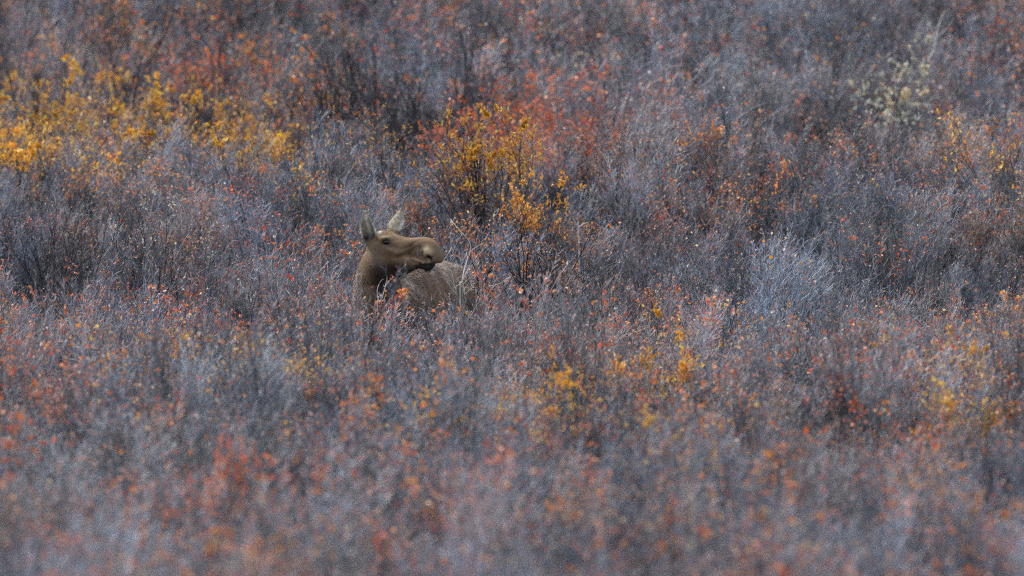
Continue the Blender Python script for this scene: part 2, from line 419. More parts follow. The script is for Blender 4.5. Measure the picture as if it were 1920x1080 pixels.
for (a_, place, grp), lst in byk.items():
    lst.sort(key=lambda q: q['px'])
    for n, i in enumerate(lst):
        lab = a_+' '+place+('' if len(lst) == 1 else ', '+(ORD[0] if n == 0 else 'rightmost' if n == len(lst)-1 else ORD[min(n, 11)]+' from left'))
        me, lf = stock[i['v']]
        o = obj(KNAME[i['k']][0], me, None, (i['x'], i['y'], i['z']), lab, 'shrub', grp)
        o.rotation_euler = (i['tx'], i['ty'], i['a']); o.scale = (i['s'],)*3
        if i['m']: o.material_slots[0].link = 'OBJECT'; o.material_slots[0].material = M_mauve
        obj('leaves', lf[i['k']], o, kind='stuff')

# the rest: one mass of brush, instanced by geometry nodes
stemC = bpy.data.collections.new('stem_stock'); leafC = bpy.data.collections.new('leaf_stock')
for v, (me, lf) in enumerate(stock):
    for t in (0, 1):
        so = bpy.data.objects.new('stems_%02d' % (v*2+t), me); stemC.objects.link(so)
        if t: so.material_slots[0].link = 'OBJECT'; so.material_slots[0].material = M_mauve
    for t, k in enumerate(TYPES):
        leafC.objects.link(bpy.data.objects.new('leaves_%03d' % (v*len(TYPES)+t), lf[k]))
rest = [i for i in inst if id(i) not in ids]
pm = bpy.data.meshes.new('brush')
pm.from_pydata([(i['x'], i['y'], i['z']) for i in rest], [], [])
def attr(n, t, vals):
    a = pm.attributes.new(n, t, 'POINT'); a.data.foreach_set('vector' if t == 'FLOAT_VECTOR' else 'value', np.array(vals).ravel())
attr('stem', 'INT', np.array([i['v']*2+i['m'] for i in rest], np.int32))
attr('leaf', 'INT', np.array([i['v']*len(TYPES)+TYPES.index(i['k']) for i in rest], np.int32))
attr('rot', 'FLOAT_VECTOR', np.array([(i['tx'], i['ty'], i['a']) for i in rest], np.float32))
attr('size', 'FLOAT', np.array([i['s'] for i in rest], np.float32))
brush = obj('brush', pm, label='dense mass of grey brush filling the hillside between the other shrubs', cat='brush', kind='stuff')
ng = bpy.data.node_groups.new('brush', 'GeometryNodeTree')
ng.interface.new_socket('Geometry', in_out='INPUT', socket_type='NodeSocketGeometry')
ng.interface.new_socket('Geometry', in_out='OUTPUT', socket_type='NodeSocketGeometry')
gi = ng.nodes.new('NodeGroupInput'); go = ng.nodes.new('NodeGroupOutput'); jn = ng.nodes.new('GeometryNodeJoinGeometry')
def named(n, t):
    a = ng.nodes.new('GeometryNodeInputNamedAttribute'); a.data_type = t; a.inputs[0].default_value = n; return a.outputs[0]
for c, an in ((stemC, 'stem'), (leafC, 'leaf')):
    ci = ng.nodes.new('GeometryNodeCollectionInfo'); ci.inputs[0].default_value = c
    ci.inputs['Separate Children'].default_value = True; ci.inputs['Reset Children'].default_value = True
    ip = ng.nodes.new('GeometryNodeInstanceOnPoints')
    ng.links.new(gi.outputs[0], ip.inputs['Points']); ng.links.new(ci.outputs[0], ip.inputs['Instance'])
    ip.inputs['Pick Instance'].default_value = True
    ng.links.new(named(an, 'INT'), ip.inputs['Instance Index'])
    er = ng.nodes.new('FunctionNodeEulerToRotation'); ng.links.new(named('rot', 'FLOAT_VECTOR'), er.inputs[0]); ng.links.new(er.outputs[0], ip.inputs['Rotation'])
    ng.links.new(named('size', 'FLOAT'), ip.inputs['Scale']); ng.links.new(ip.outputs[0], jn.inputs[0])
ng.links.new(jn.outputs[0], go.inputs[0])
brush.modifiers.new('brush', 'NODES').node_group = ng

# ------------------------------------------------------------------ the moose
MB_ = at(790, 862, 100.6); MB_[2] = float(ground(MB_[0], MB_[1]))        # base point on the ground
def V3(*a): return np.array(a, float)

def ring(c, r, u, hw, up, dn, ex=2.2, taper=0., n=28):
    """closed section: c centre, r side axis, u up axis, half width, heights above and below, taper narrows the lower half"""
    t = np.arange(n)*2*math.pi/n
    cs, sn = np.cos(t), np.sin(t)
    x = np.sign(cs)*np.abs(cs)**(2/ex)*hw; y_ = np.sign(sn)*np.abs(sn)**(2/ex)
    x = x*(1 - taper*np.clip(-y_, 0, 1))
    y_ = np.where(y_ > 0, y_*up, y_*dn)
    return c + x[:, None]*r + y_[:, None]*u

MV, MF = [], []
_off = [0]
def loft(rings):
    n = len(rings[0]); k = len(rings)
    V = np.concatenate(rings); b = _off[0]
    for i in range(k-1):
        for j in range(n):
            MF.append((b+i*n+j, b+i*n+(j+1) % n, b+(i+1)*n+(j+1) % n, b+(i+1)*n+j))
    MF.append(tuple(b+j for j in range(n-1, -1, -1))); MF.append(tuple(b+(k-1)*n+j for j in range(n)))
    MV.append(V); _off[0] += len(V)
def cr(a, m):                                        # smooth interpolation of key rows
    a = np.array(a, float); n = len(a); out = []
    for i in range(n-1):
        p0, p1, p2, p3 = a[max(i-1, 0)], a[i], a[i+1], a[min(i+2, n-1)]
        for s in range(m):
            t = s/m
            out.append(.5*((2*p1)+(-p0+p2)*t+(2*p0-5*p1+4*p2-p3)*t*t+(-p0+3*p1-3*p2+p3)*t**3))
    out.append(a[-1]); return np.array(out)

# head frame: x towards the muzzle, y away from the viewer, z up; origin at photo position (700, 455)
YAW = math.radians(9)
HX = V3(math.cos(YAW), -math.sin(YAW), 0); HY = V3(math.sin(YAW), math.cos(YAW), 0); HZ = V3(0, 0, 1)
HO = at(700, 455, 99.72) + .1*HY
S = 213.3
def hloc(px, py, side=0.): return HO + HX*((px-700)/S/math.cos(YAW)) + HY*side + HZ*((455-py)/S)
#       px    top   bottom  half-width taper exponent
skull = [(684, 466, 498, .050, .1, 2.0), (688, 453, 508, .080, .15, 2.1), (696, 440, 519, .104, .25, 2.2), (706, 435, 525, .118, .35, 2.3),
         (716, 433.5, 526, .122, .42, 2.3), (726, 435.5, 524, .114, .45, 2.3), (737, 439.5, 519, .098, .42, 2.3), (750, 444, 513, .082, .35, 2.3),
         (763, 446.5, 506, .072, .25, 2.3), (775, 446.2, 500, .070, .15, 2.4), (786, 444.6, 495, .074, .05, 2.5), (797, 445.2, 491.5, .080, 0, 2.6),
         (807, 449, 492.5, .084, -.05, 2.6), (816, 456, 494, .082, -.05, 2.5), (822.5, 465, 493, .072, 0, 2.4), (826.5, 474, 490, .050, 0, 2.2), (828, 480, 486, .02, 0, 2)]
rings = []
for px, t, b, hw, tp, ex in cr(skull, 3):
    m = t + (b-t)*.45
    rings.append(ring(hloc(px, m), HY, HZ, hw, (m-t)/S, (b-m)/S, ex, tp))
loft(rings)
jaw = [(716, 505, 526, .06), (735, 503, 523, .055), (752, 500, 516, .046), (768, 497.5, 510, .040), (779, 493.5, 504.5, .042), (787, 491, 505, .048), (795, 490.5, 508.5, .050), (801, 490.5, 508.5, .050), (806, 491, 505.5, .045), (810, 492, 501, .035), (812, 494, 498, .015)]
rings = []
for px, t, b, hw in cr(jaw, 3):
    m = (t+b)/2; rings.append(ring(hloc(px, m), HY, HZ, hw, (m-t)/S, (b-m)/S, 2.2))
loft(rings)

# body axis: heading towards the viewer and a little left
TH = math.radians(11)
BF = V3(-math.sin(TH), -math.cos(TH), 0); BR = V3(math.cos(TH), -math.sin(TH), 0)   # forward and the moose's left (photo right)
BW = at(769, 560, 100.65)                            # under the withers
GZ = MB_[2]
def bloc(f, s, z): return V3(BW[0], BW[1], 0) + BF*f + BR*s + V3(0, 0, GZ+z)
#   forward, top z, belly z, half width
trunk = [(-1.58, 1.28, 1.05, .10), (-1.52, 1.38, .95, .18), (-1.38, 1.46, .86, .24), (-1.15, 1.51, .78, .27), (-.85, 1.53, .74, .285), (-.5, 1.56, .70, .30),
         (-.2, 1.64, .68, .30), (.05, 1.70, .67, .29), (.25, 1.66, .70, .275), (.42, 1.54, .80, .235), (.52, 1.42, .92, .17), (.56, 1.30, 1.05, .08)]
rings = []
for f, t, b, hw in cr(trunk, 3):
    m = t + (b-t)*.5; rings.append(ring(bloc(f, 0, m), BR, HZ, hw, t-m, m-b, 2.15, 0, 32))
loft(rings)
# shoulders and haunches
def blob(c, rx, rf, rz, n=9):
    rr = []
    for i in range(n):
        t = -math.pi/2 + math.pi*(i+.5)/n
        rr.append(ring(c+V3(0, 0, math.sin(t)*rz), BR, BF, math.cos(t)*rx, math.cos(t)*rf, math.cos(t)*rf, 2, 0, 18))
    loft(rr)
for s in (-1, 1):
    blob(bloc(.14, s*.175, 1.18), .125, .24, .40); blob(bloc(-1.22, s*.16, 1.12), .14, .30, .34)

def tube(pts, rad, n=16, m=4, flat=1.0):
    P = cr(np.column_stack([np.array(pts), np.array(rad)]), m); C = P[:, :3]; T = unit(np.gradient(C, axis=0)); rr = []
    ref = np.array([BR[0], BR[1], 0.])
    for c, t, r in zip(C, T, P[:, 3]):
        a = ref - t*(ref@t); a = a/np.linalg.norm(a); b = np.cross(t, a)
        rr.append(ring(c, a, b, r*flat, r, r, 2, 0, n))
    loft(rr)
# neck: chest to the back of the skull
hb = hloc(706, 482)
n0, n1 = bloc(.18, 0, 1.22), at(722, 575, 100.05)
n2, n3 = at(706, 536, 99.86), at(703, 508, 99.80)
tube([n0, n1, n2, n3, hb], [.30, .27, .195, .150, .125], 26, 5)
tube([bloc(.1, 0, 1.60), at(735, 528, 100.25), at(709, 500, 99.95), hloc(704, 468)], [.16, .13, .115, .085], 20, 5)   # crest of the neck
# legs: front with a straight knee, hind with stifle and hock
for s in (-1, 1):
    tube([bloc(.16, s*.19, 1.15), bloc(.20, s*.19, .88), bloc(.16, s*.18, .62), bloc(.17, s*.18, .52), bloc(.15, s*.18, .16), bloc(.17, s*.18, .08)],
         [.14, .095, .058, .056, .034, .042], 14, 4)
    tube([bloc(-1.15, s*.18, 1.2), bloc(-1.02, s*.20, .92), bloc(-1.30, s*.18, .62), bloc(-1.36, s*.17, .52), bloc(-1.30, s*.17, .17), bloc(-1.27, s*.17, .08)],
         [.19, .145, .062, .052, .035, .043], 14, 4)
    for f in (.16, -1.28):                           # cloven hooves
        for q in (-1, 1):
            tube([bloc(f-.01, s*.175+q*.024, .12), bloc(f+.03, s*.175+q*.027, .05), bloc(f+.085, s*.175+q*.022, .012)], [.028, .036, .018], 10, 3)
tube([bloc(-1.5, 0, 1.42), bloc(-1.6, 0, 1.36), bloc(-1.62, 0, 1.26)], [.04, .035, .012], 10, 3)
tube([at(722, 552, 99.8), at(727, 575, 99.78), at(728, 590, 99.8)], [.05, .035, .012], 10, 3)      # small bell under the throat

EARS = []
def ear(base, tip, normal, width, curl, w0=.55):
    A = tip-base; L = np.linalg.norm(A); A = A/L
    nrm = unit(normal - A*(normal@A)); sd_ = np.cross(A, nrm)
    nu, nv = 15, 11; fr, bk = [], []
    for i in range(nu):
        u = i/(nu-1)
        wdt = width*(w0+(1-w0)*math.sin(min(u/.42, 1)*math.pi/2)) * (1 if u < .42 else max(max(math.cos((u-.42)/.58*math.pi/2), 0)**1.35, .05))
        cu = curl*(1-.45*u) + (.9*(1-u/.25) if u < .25 else 0)
        for j in range(nv):
            v_ = -1+2*j/(nv-1); th = v_*(1.15+cu*.35)
            wx = wdt*math.sin(th)/math.sin(1.5)*.95; dz = -wdt*curl*(math.cos(th))
            p = base + A*(L*u) + sd_*wx + nrm*dz + nrm*(.035*math.sin(u*3.1))
            fr.append(p)
            th_ = .0085+.004*(1-abs(v_))
            bk.append(p - (nrm*math.cos(th) - sd_*math.sin(th)*1.0)*th_*1.7)
    fr, bk = np.array(fr), np.array(bk); b = _off[0]; n = nu*nv
    MV.append(np.concatenate([fr, bk])); _off[0] += 2*n
    q = lambda i, j, o: b+o+i*nv+j
    for i in range(nu-1):
        for j in range(nv-1):
            MF.append((q(i, j, 0), q(i, j+1, 0), q(i+1, j+1, 0), q(i+1, j, 0)))
            MF.append((q(i, j, n), q(i+1, j, n), q(i+1, j+1, n), q(i, j+1, n)))
        MF.append((q(i, 0, 0), q(i+1, 0, 0), q(i+1, 0, n), q(i, 0, n)))
        MF.append((q(i, nv-1, 0), q(i, nv-1, n), q(i+1, nv-1, n), q(i+1, nv-1, 0)))
    for j in range(nv-1):
        MF.append((q(0, j, 0), q(0, j, n), q(0, j+1, n), q(0, j+1, 0)))
        MF.append((q(nu-1, j, 0), q(nu-1, j+1, 0), q(nu-1, j+1, n), q(nu-1, j, n)))
    EARS.append((base, A, L, nrm, sd_, width))
ear(hloc(697, 463, -.070), hloc(684.5, 395, -.125), -HY*.92 - HX*.22, .073, .5, .30)
ear(hloc(726, 443, .075), hloc(746.5, 394, .13), HX*.52 + HY*.80 - HZ*.1, .074, .5)

raw = bpy.data.meshes.new('moose_raw')
raw.from_pydata([tuple(v) for v in np.concatenate(MV)], [], MF)
ro = bpy.data.objects.new('moose_raw', raw); COL.objects.link(ro)
rm = ro.modifiers.new('r', 'REMESH'); rm.mode = 'VOXEL'; rm.voxel_size = .0075; rm.use_smooth_shade = True
sm = ro.modifiers.new('s', 'SMOOTH'); sm.factor = .5; sm.iterations = 3
body = bpy.data.meshes.new_from_object(ro.evaluated_get(bpy.context.evaluated_depsgraph_get()))
bpy.data.objects.remove(ro)
nV = len(body.vertices)
P = np.empty(nV*3, np.float32); body.vertices.foreach_get('co', P); P = P.reshape(-1, 3).astype(float)
Nn = np.empty(nV*3, np.float32); body.vertices.foreach_get('normal', Nn); Nn = Nn.reshape(-1, 3).astype(float)

rel = P-HO
hx = 700 + (rel@HX)*S*math.cos(YAW); hs = rel@HY; hz = 455-(rel@HZ)*S      # photo-like head coordinates
near = np.abs(hs)                                                   # both sides alike
isear = np.zeros(nV, bool); earw = np.zeros(nV); earin = np.zeros(nV); earu = np.zeros(nV); earv = np.zeros(nV)
for (b_, A, L, nrm, sdx, wd) in EARS:
    q = P-b_; u = (q@A)/L; v_ = (q@sdx)/wd; dn = np.abs(q@nrm)
    m = (u > .14) & (u < 1.1) & (np.abs(v_) < 1.25) & (dn < .09) & ((hz < 450-8*(u < .3)) | ((hx < 696+ (455-hz)*.5) & (hz < 462)))
    isear |= m; earw = np.where(m, np.clip((u-.12+.05*np.sin(v_*9))/.13, 0, 1), earw); earin = np.where(m, np.clip(Nn@nrm*1.6+.1, 0, 1), earin); earu = np.where(m, u, earu); earv = np.where(m, v_, earv)
depth = (P-CAM)@F_
ishead = (hx > 672) & (hx < 835) & (hz > 390) & (hz < 530) & (near < .2) & (depth < 100.15) & ~isear
def G(x, y_, rx, ry=None, ang=0.):
    ry = ry or rx; c, s = math.cos(ang), math.sin(ang)
    dx, dy = hx-x, hz-y_
    return np.exp(-(((dx*c+dy*s)/rx)**2+((-dx*s+dy*c)/ry)**2))*ishead*(near > .012)
def line(pts, wdt):
    d = np.full(nV, 1e9)
    for (x0, y0), (x1, y1) in zip(pts[:-1], pts[1:]):
        vx, vy = x1-x0, y1-y0; t = np.clip(((hx-x0)*vx+(hz-y0)*vy)/(vx*vx+vy*vy), 0, 1)
        d = np.minimum(d, np.hypot(hx-x0-t*vx, hz-y0-t*vy))
    return np.exp(-(d/wdt)**2)*ishead
disp = np.zeros(nV)
disp += .016*G(722, 447.5, 9, 4.5) + .010*G(724, 461, 8, 3, .15)            # brow and lower lid
disp -= .009*G(724, 453.5, 4.6, 3.6)                                      # socket
disp -= .010*G(738, 462, 12, 5, .5)                                         # hollow before the eye
disp += .014*G(745, 474, 22, 6, .35)                                        # cheek ridge
disp -= .014*G(762, 480, 12, 5, .2)
disp -= .010*G(764, 462, 14, 3.5, -.5)
disp += .016*G(712, 505, 13, 13)                                            # jowl
disp += .020*G(801, 469, 9, 9) - .034*G(803, 482.2, 4.6, 3.6, .5)          # nostril wing and pit
disp += .010*G(810, 487, 5, 4)
disp -= .012*line([(792, 470), (791.5, 478), (796, 485), (803, 489)], 1.5)  # fold behind the nostril
disp += .009*line([(787, 470), (787, 480), (792, 488)], 3)
disp -= .014*line([(771, 487.5), (778, 489), (790, 492.5), (800, 494.5), (809, 496)], 1.5)       # mouth
disp += .010*line([(772, 483.5), (784, 487), (793, 490)], 2.6)
disp += .006*G(770, 497, 8, 4)
disp -= .007*line([(786, 462), (785, 472), (787, 480)], 2.2)
disp += .007*G(782, 474, 3, 6)
disp -= .008*line([(768, 461), (762, 470), (766, 478)], 5)
P2 = P + Nn*disp[:, None]*1.7
# body relief: ribs, shoulder blade edge, hair clumps
def vnoise(p, seed, freq):
    r = np.random.default_rng(seed); o = 0
    for _ in range(6):
        k = r.normal(size=3)*freq; o = o + np.sin(p@k + r.uniform(0, 6.3))
    return o/6
isb = ~ishead & ~isear
P2 += Nn*(isb*(.012*vnoise(P, 1, 7) + .006*vnoise(P, 2, 22)))[:, None]
P2 += Nn*(ishead*(.0012*vnoise(P, 3, 60)))[:, None]
body.vertices.foreach_set('co', (P2-MB_).astype(np.float32).ravel()); body.update()

# coat colours, with some shade and highlights painted in
brown = V3(.165, .108, .063)
hw_ = np.clip((128-np.hypot((hx-745)*1.05, (hz-455)*1.9 - (hz > 505)*0))/14, 0, 1)*ishead
c = np.tile(brown, (nV, 1))
def mixc(c, m, col): m = np.clip(m, 0, 1)[:, None]; return c*(1-m)+np.array(col)*m
bz_ = P[:, 2]-GZ
soft = np.where(isear, 0, 1-np.clip((533-hz-.55*np.clip(700-hx, 0, 40))/26, 0, 1)*(ishead > 0))
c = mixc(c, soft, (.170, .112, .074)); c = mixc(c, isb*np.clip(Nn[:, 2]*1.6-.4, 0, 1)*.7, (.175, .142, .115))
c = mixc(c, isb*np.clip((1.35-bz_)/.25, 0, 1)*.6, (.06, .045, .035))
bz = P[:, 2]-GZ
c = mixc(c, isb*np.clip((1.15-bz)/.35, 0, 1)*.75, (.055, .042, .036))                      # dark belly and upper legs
c = mixc(c, isb*np.clip((.75-bz)/.2, 0, 1)*.8, (.26, .225, .19))                           # paler lower legs
nk = isb & (depth < 100.35)
ppx, ppy, _ = proj(P)
nk2 = (depth < 100.35) & ~isear
c = mixc(c, nk2*np.exp(-(np.abs(ppx-722)/23)**4)*np.clip((ppy-503)/16, 0, 1)*.97, (.022, .020, .023))   # near-black throat: dark fur with its shade painted in
c = mixc(c, nk*np.exp(-((ppx-676)/15)**2)*.7, (.20, .165, .13))  # rim light along the left neck edge painted into the coat
c = mixc(c, G(712, 442, 14, 6)*.75, (.20, .11, .05))                                       # rufous forehead
c = mixc(c, G(705, 470, 14, 12)*.5, (.12, .095, .075))
c = mixc(c, G(715, 508, 26, 14, -.1)*.85, (.060, .036, .024))                              # lower jaw: dark fur plus painted shade under the cheek
c = mixc(c, G(748, 507, 24, 6, -.25)*.8, (.045, .030, .024))  # jaw underside: dark fur with shade painted in
c = mixc(c, G(752, 450, 36, 8)*.85, (.30, .20, .12)); c = mixc(c, G(736, 440, 14, 4)*.6, (.30, .225, .145)); c = mixc(c, G(704, 478, 12, 22)*.4, (.10, .08, .062))  # highlight on the upper muzzle and forehead line painted into the coat
c = mixc(c, G(757, 486, 24, 6, .15)*.7, (.33, .22, .13))
c = mixc(c, line([(746, 478), (756, 474), (768, 470), (777, 462)], 3.6)*.8, (.045, .028, .018))  # shadow patch across the cheek, painted dark
c = mixc(c, G(788, 473, 3, 9)*.85, (.05, .042, .038))  # muzzle fold, its crease shade painted dark
c = mixc(c, G(735, 483, 26, 7, .1)*.35, (.10, .065, .04))
c = mixc(c, ishead*np.clip((hz-482-.12*(hx-700))/16, 0, 1)*np.clip((784-hx)/12, 0, 1)*np.clip((hx-686)/24, .12, 1), (.028, .019, .014))  # lower head darkens downwards: fur tone plus painted shade
c = mixc(c, G(818, 462, 8, 6)*.4, (.09, .065, .045))
c = mixc(c, G(802, 470, 9, 7)*1.3, (.52, .41, .25))                                        # pale nostril wing
c = mixc(c, G(786, 475, 5, 7)*.5, (.20, .18, .16))
c = mixc(c, G(818, 478, 7, 14)*.55, (.17, .145, .125))
c = mixc(c, line([(771, 485), (785, 487.5), (796, 490), (806, 491)], 1.8)*.9, (.48, .37, .25)); c = mixc(c, line([(776, 494), (790, 496)], 1.6)*.5, (.22, .16, .11))
c = mixc(c, line([(794, 474), (797, 482), (801, 487), (808, 489)], 1.3)*.8, (.55, .47, .34))
c = mixc(c, ishead*np.clip((hx-772-3*vnoise(P, 8, 80))/7, 0, 1)*np.clip((hz-491.5-np.clip(788-hx, 0, 20)*.25-2*vnoise(P, 9, 90))/3, 0, 1)*np.clip((813-hx)/2, 0, 1), (.018, .015, .016))   # black chin
c = mixc(c, G(803, 482.5, 6.2, 4.0, .45)*1.8, (.010, .009, .010))
c = mixc(c, line([(773, 488), (780, 489.5), (790, 493)], 1.3)*.9, (.03, .02, .02))
c = mixc(c, G(724, 453.8, 7.4, 5.8)*1.5, (.018, .014, .013))                               # dark eye rims
c = mixc(c, G(731, 461, 6, 3, .6)*.75, (.045, .04, .038)); c = mixc(c, G(722, 445.5, 9, 2.2)*.85, (.36, .27, .17)); c = mixc(c, G(726, 464, 8, 2.6, .3)*.5, (.30, .24, .17))
c = mixc(c, isear*earw, (.31, .28, .215)); c = mixc(c, earw*earin*.8, (.20, .18, .13))
c = mixc(c, earw*earin*np.exp(-((earu-.22)/.13)**2)*1.1, (.03, .028, .028))
c = mixc(c, earw*earin*np.exp(-((earv-.1)/.22)**2)*np.clip(earu*2.2-.3, 0, 1)*.85, (.60, .58, .50))
c = mixc(c, isear*(np.abs(earv) > .8)*np.clip(earu*4-.7, 0, 1)*.8, (.62, .60, .52))  # pale ear edges, with rim light painted in
c = mixc(c, isear*np.clip((earu-.85)/.1, 0, 1)*.6, (.16, .15, .11))
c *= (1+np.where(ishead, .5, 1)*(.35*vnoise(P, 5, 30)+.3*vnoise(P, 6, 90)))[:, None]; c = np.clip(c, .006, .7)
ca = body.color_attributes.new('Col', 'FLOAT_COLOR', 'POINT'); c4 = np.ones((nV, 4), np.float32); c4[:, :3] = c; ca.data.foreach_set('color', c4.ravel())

def fur_mat(name, rough, spec, bump):
    m, nt, p = mat_new(name)
    a = N(nt, 'ShaderNodeAttribute', attribute_name='Col'); nt.links.new(a.outputs['Color'], p.inputs['Base Color'])
    p.inputs['Roughness'].default_value = rough; p.inputs['Specular IOR Level'].default_value = spec
    if bump:
        tc = N(nt, 'ShaderNodeTexCoord'); mp = N(nt, 'ShaderNodeMapping'); mp.inputs['Scale'].default_value = (90, 90, 26)
        n = N(nt, 'ShaderNodeTexNoise'); n.inputs['Scale'].default_value = 1; n.inputs['Detail'].default_value = 4
        b = N(nt, 'ShaderNodeBump'); b.inputs['Strength'].default_value = .5; b.inputs['Distance'].default_value = .008
        nt.links.new(tc.outputs['Object'], mp.inputs[0]); nt.links.new(mp.outputs[0], n.inputs[0]); nt.links.new(n.outputs[0], b.inputs['Height']); nt.links.new(b.outputs[0], p.inputs['Normal'])
    return m
M_coat = fur_mat('moose_coat', .8, .2, True); M_fur = fur_mat('moose_hair', .75, .15, False)
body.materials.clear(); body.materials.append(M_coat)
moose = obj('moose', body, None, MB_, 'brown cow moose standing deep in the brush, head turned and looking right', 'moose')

# short coat hairs over the whole animal
tri = np.array([(p.vertices[0], p.vertices[1], p.vertices[2]) for p in body.polygons])
A0, A1, A2 = P2[tri[:, 0]], P2[tri[:, 1]], P2[tri[:, 2]]
vis_w = np.where(ishead[tri[:, 0]], 3.2, np.where(isear[tri[:, 0]], 4.0, 1.0))*np.where(bz[tri[:, 0]] < .9, .25, 1)
ar = np.linalg.norm(np.cross(A1-A0, A2-A0), axis=1)*vis_w
frng = np.random.default_rng(77); nH = 95000
ti = frng.choice(len(tri), nH, p=ar/ar.sum()); r1, r2 = np.sqrt(frng.random(nH)), frng.random(nH)
wt = np.stack([1-r1, r1*(1-r2), r1*r2], -1)[:, :, None]
vi = tri[ti]; Hp = (P2[vi]*wt).sum(1); Hn = unit(Nn[vi[:, 0]]); Hc = c[vi[:, 0]]
hh = ishead[vi[:, 0]] & (frng.random(nH) < np.clip((529-hz[vi[:, 0]])/26, 0, 1)); he = isear[vi[:, 0]]; hb_ = ~hh & ~he
flow = np.where(hh[:, None], -HX*.9-HZ*.35, -BF*.6-V3(0, 0, 1)*.75)
nkh = hb_ & (depth[vi[:, 0]] < 100.1); flow = np.where(nkh[:, None], V3(-.15, .2, -1), flow)
if he.any():
    ea = np.where((((P2[vi[:, 0]]-EARS[0][0])@EARS[0][3]) ** 2 < .02)[:, None] & ((hx[vi[:, 0]] < 712)[:, None]), EARS[0][1], EARS[1][1]); flow = np.where(he[:, None], ea, flow)
flow = unit(flow - Hn*np.sum(flow*Hn, 1, keepdims=True)+1e-6)
Ln = np.where(hh, .011, np.where(he, .008, .027))*frng.uniform(.5, 1.4, nH)
mane = hb_ & (ppx[vi[:, 0]] < 682) & (depth[vi[:, 0]] < 100.4)
Ln = np.where(mane, Ln*1.7, Ln)
top_w = hb_ & (Hn[:, 2] > .35); Ln = np.where(top_w, Ln*1.5, Ln)
lift = np.where(hh, .30, np.where(he, .45, .42))[:, None]
nose = hh & (hx[vi[:, 0]] > 790); Ln = np.where(nose, Ln*.5, Ln)
cl = vnoise(Hp, 21, 16); cl2 = vnoise(Hp, 22, 16); Ln = Ln*(1+np.where(hb_, .8, .3)*cl)
flow = unit(flow + np.where(hb_, .9, .35)[:, None]*(cl2[:, None]*np.cross(flow, Hn)))
D1 = unit(flow+Hn*lift+frng.normal(0, .16, (nH, 3))); D2 = unit(flow+Hn*lift*.4+frng.normal(0, .2, (nH, 3)))
W1 = unit(np.cross(D1, Hn+frng.normal(0, .3, (nH, 3))))*np.where(hh, .0011, .0018)[:, None]
mid = Hp+D1*(Ln*.5)[:, None]; tip = mid+D2*(Ln*.5)[:, None]
Vh = np.stack([Hp-W1-Hn*.002, Hp+W1-Hn*.002, mid-W1*.7, mid+W1*.7, tip], 1).reshape(-1, 3)-MB_
o5 = (np.arange(nH)*5)[:, None]; Fh = np.stack([o5+[0, 1, 2], o5+[1, 3, 2], o5+[2, 3, 4]], 1).reshape(-1, 3)
tone = np.where(hh[:, None], frng.uniform(.75, 1.3, (nH, 1)), frng.uniform(.45, 1.8, (nH, 1))); Ch = np.clip(Hc*tone*(1+.6*cl[:, None]) + (frng.random((nH, 1)) < .35)*(top_w*.10 + mane*.26)[:, None], .006, .6)  # mane and back hairs paled: rim light put into their colour
obj('fur', mesh_from('fur', Vh, Fh, M_fur, np.repeat(Ch, 5, 0)), moose, kind='stuff')

# eyes
M_eye, _, pe = mat_new('moose_eye'); pe.inputs['Base Color'].default_value = (.012, .008, .007, 1); pe.inputs['Roughness'].default_value = .08
def uvs(c, r, nu=20, nv=12, sx=V3(1, 0, 0), sy=V3(0, 1, 0), sz=V3(0, 0, 1), k=(1, 1, 1)):
    V, Fq = [c+sz*r*k[2]], []
    for i in range(1, nv):
        t = math.pi*i/nv
        for j in range(nu):
            a = 2*math.pi*j/nu; V.append(c+r*(sx*math.sin(t)*math.cos(a)*k[0]+sy*math.sin(t)*math.sin(a)*k[1]+sz*math.cos(t)*k[2]))
    V.append(c-sz*r*k[2]); n = len(V)-1
    for j in range(nu):
        Fq.append((0, 1+j, 1+(j+1) % nu, 0)); Fq.append((n, n-nu+(j+1) % nu, n-nu+j, n))
        for i in range(nv-2): a = 1+i*nu; Fq.append((a+j, a+nu+j, a+nu+(j+1) % nu, a+(j+1) % nu))
    return V, [tuple(dict.fromkeys(f)) for f in Fq]
for sgn in (-1, 1):
    m = ishead & (np.sign(hs) == sgn) & (np.hypot(hx-724, hz-453.5) < 3)
    sd0 = np.median(hs[m]) if m.any() else sgn*.1
    cc = hloc(724, 453.4, sd0 - sgn*.010)
    V, Fq = uvs(cc-MB_, .0245, sx=HX, sy=HY, k=(1.1, 1, .85))
    me = bpy.data.meshes.new('eye'); me.from_pydata([tuple(v) for v in V], [], Fq); me.materials.append(M_eye)
    me.polygons.foreach_set('use_smooth', [True]*len(me.polygons)); obj('eye', me, moose)



# ------------------------------------------------------------------ single shrubs, branches and stalks one can point to
def ground_at(px, py, d):
    """foot of a plant whose top shows at photo position px, py at depth d, and the height it needs"""
    T = at(px, py, d); z = float(ground(T[0], T[1])); return np.array([T[0], T[1], z]), T[2]-z

HK = .9
def hero(name, px, py, d, label, cat, mat=None, leaf=None, seed=0, group=None, dh=1.0, **kw):
    """shrub whose crown tops out at the photo position; leaf = list of (count, size, aspect, palette, options)"""
    rng = np.random.default_rng(900+seed)
    base, h = ground_at(px, py, d)
    me, W = shrub(rng, h=h/1.0*dh, mat=mat, name=name, **kw)
    co = np.array([v.co for v in me.vertices]); k = h/co[:, 2].max()
    o = obj(name, me, None, base, label, cat, group); o.scale = (k,)*3
    if leaf:
        lm = leaf_mesh('leaves', [leaves(rng, W, n, s, a, p, **q) for n, s, a, p, q in leaf])
        obj('leaves', lm, o, kind='stuff')
    return o
LV = lambda a, b, c: ((a, .3, (.25, .7), .55), (b, .2, (.3, .85), .52), (c, .2, (.3, .9), .45))

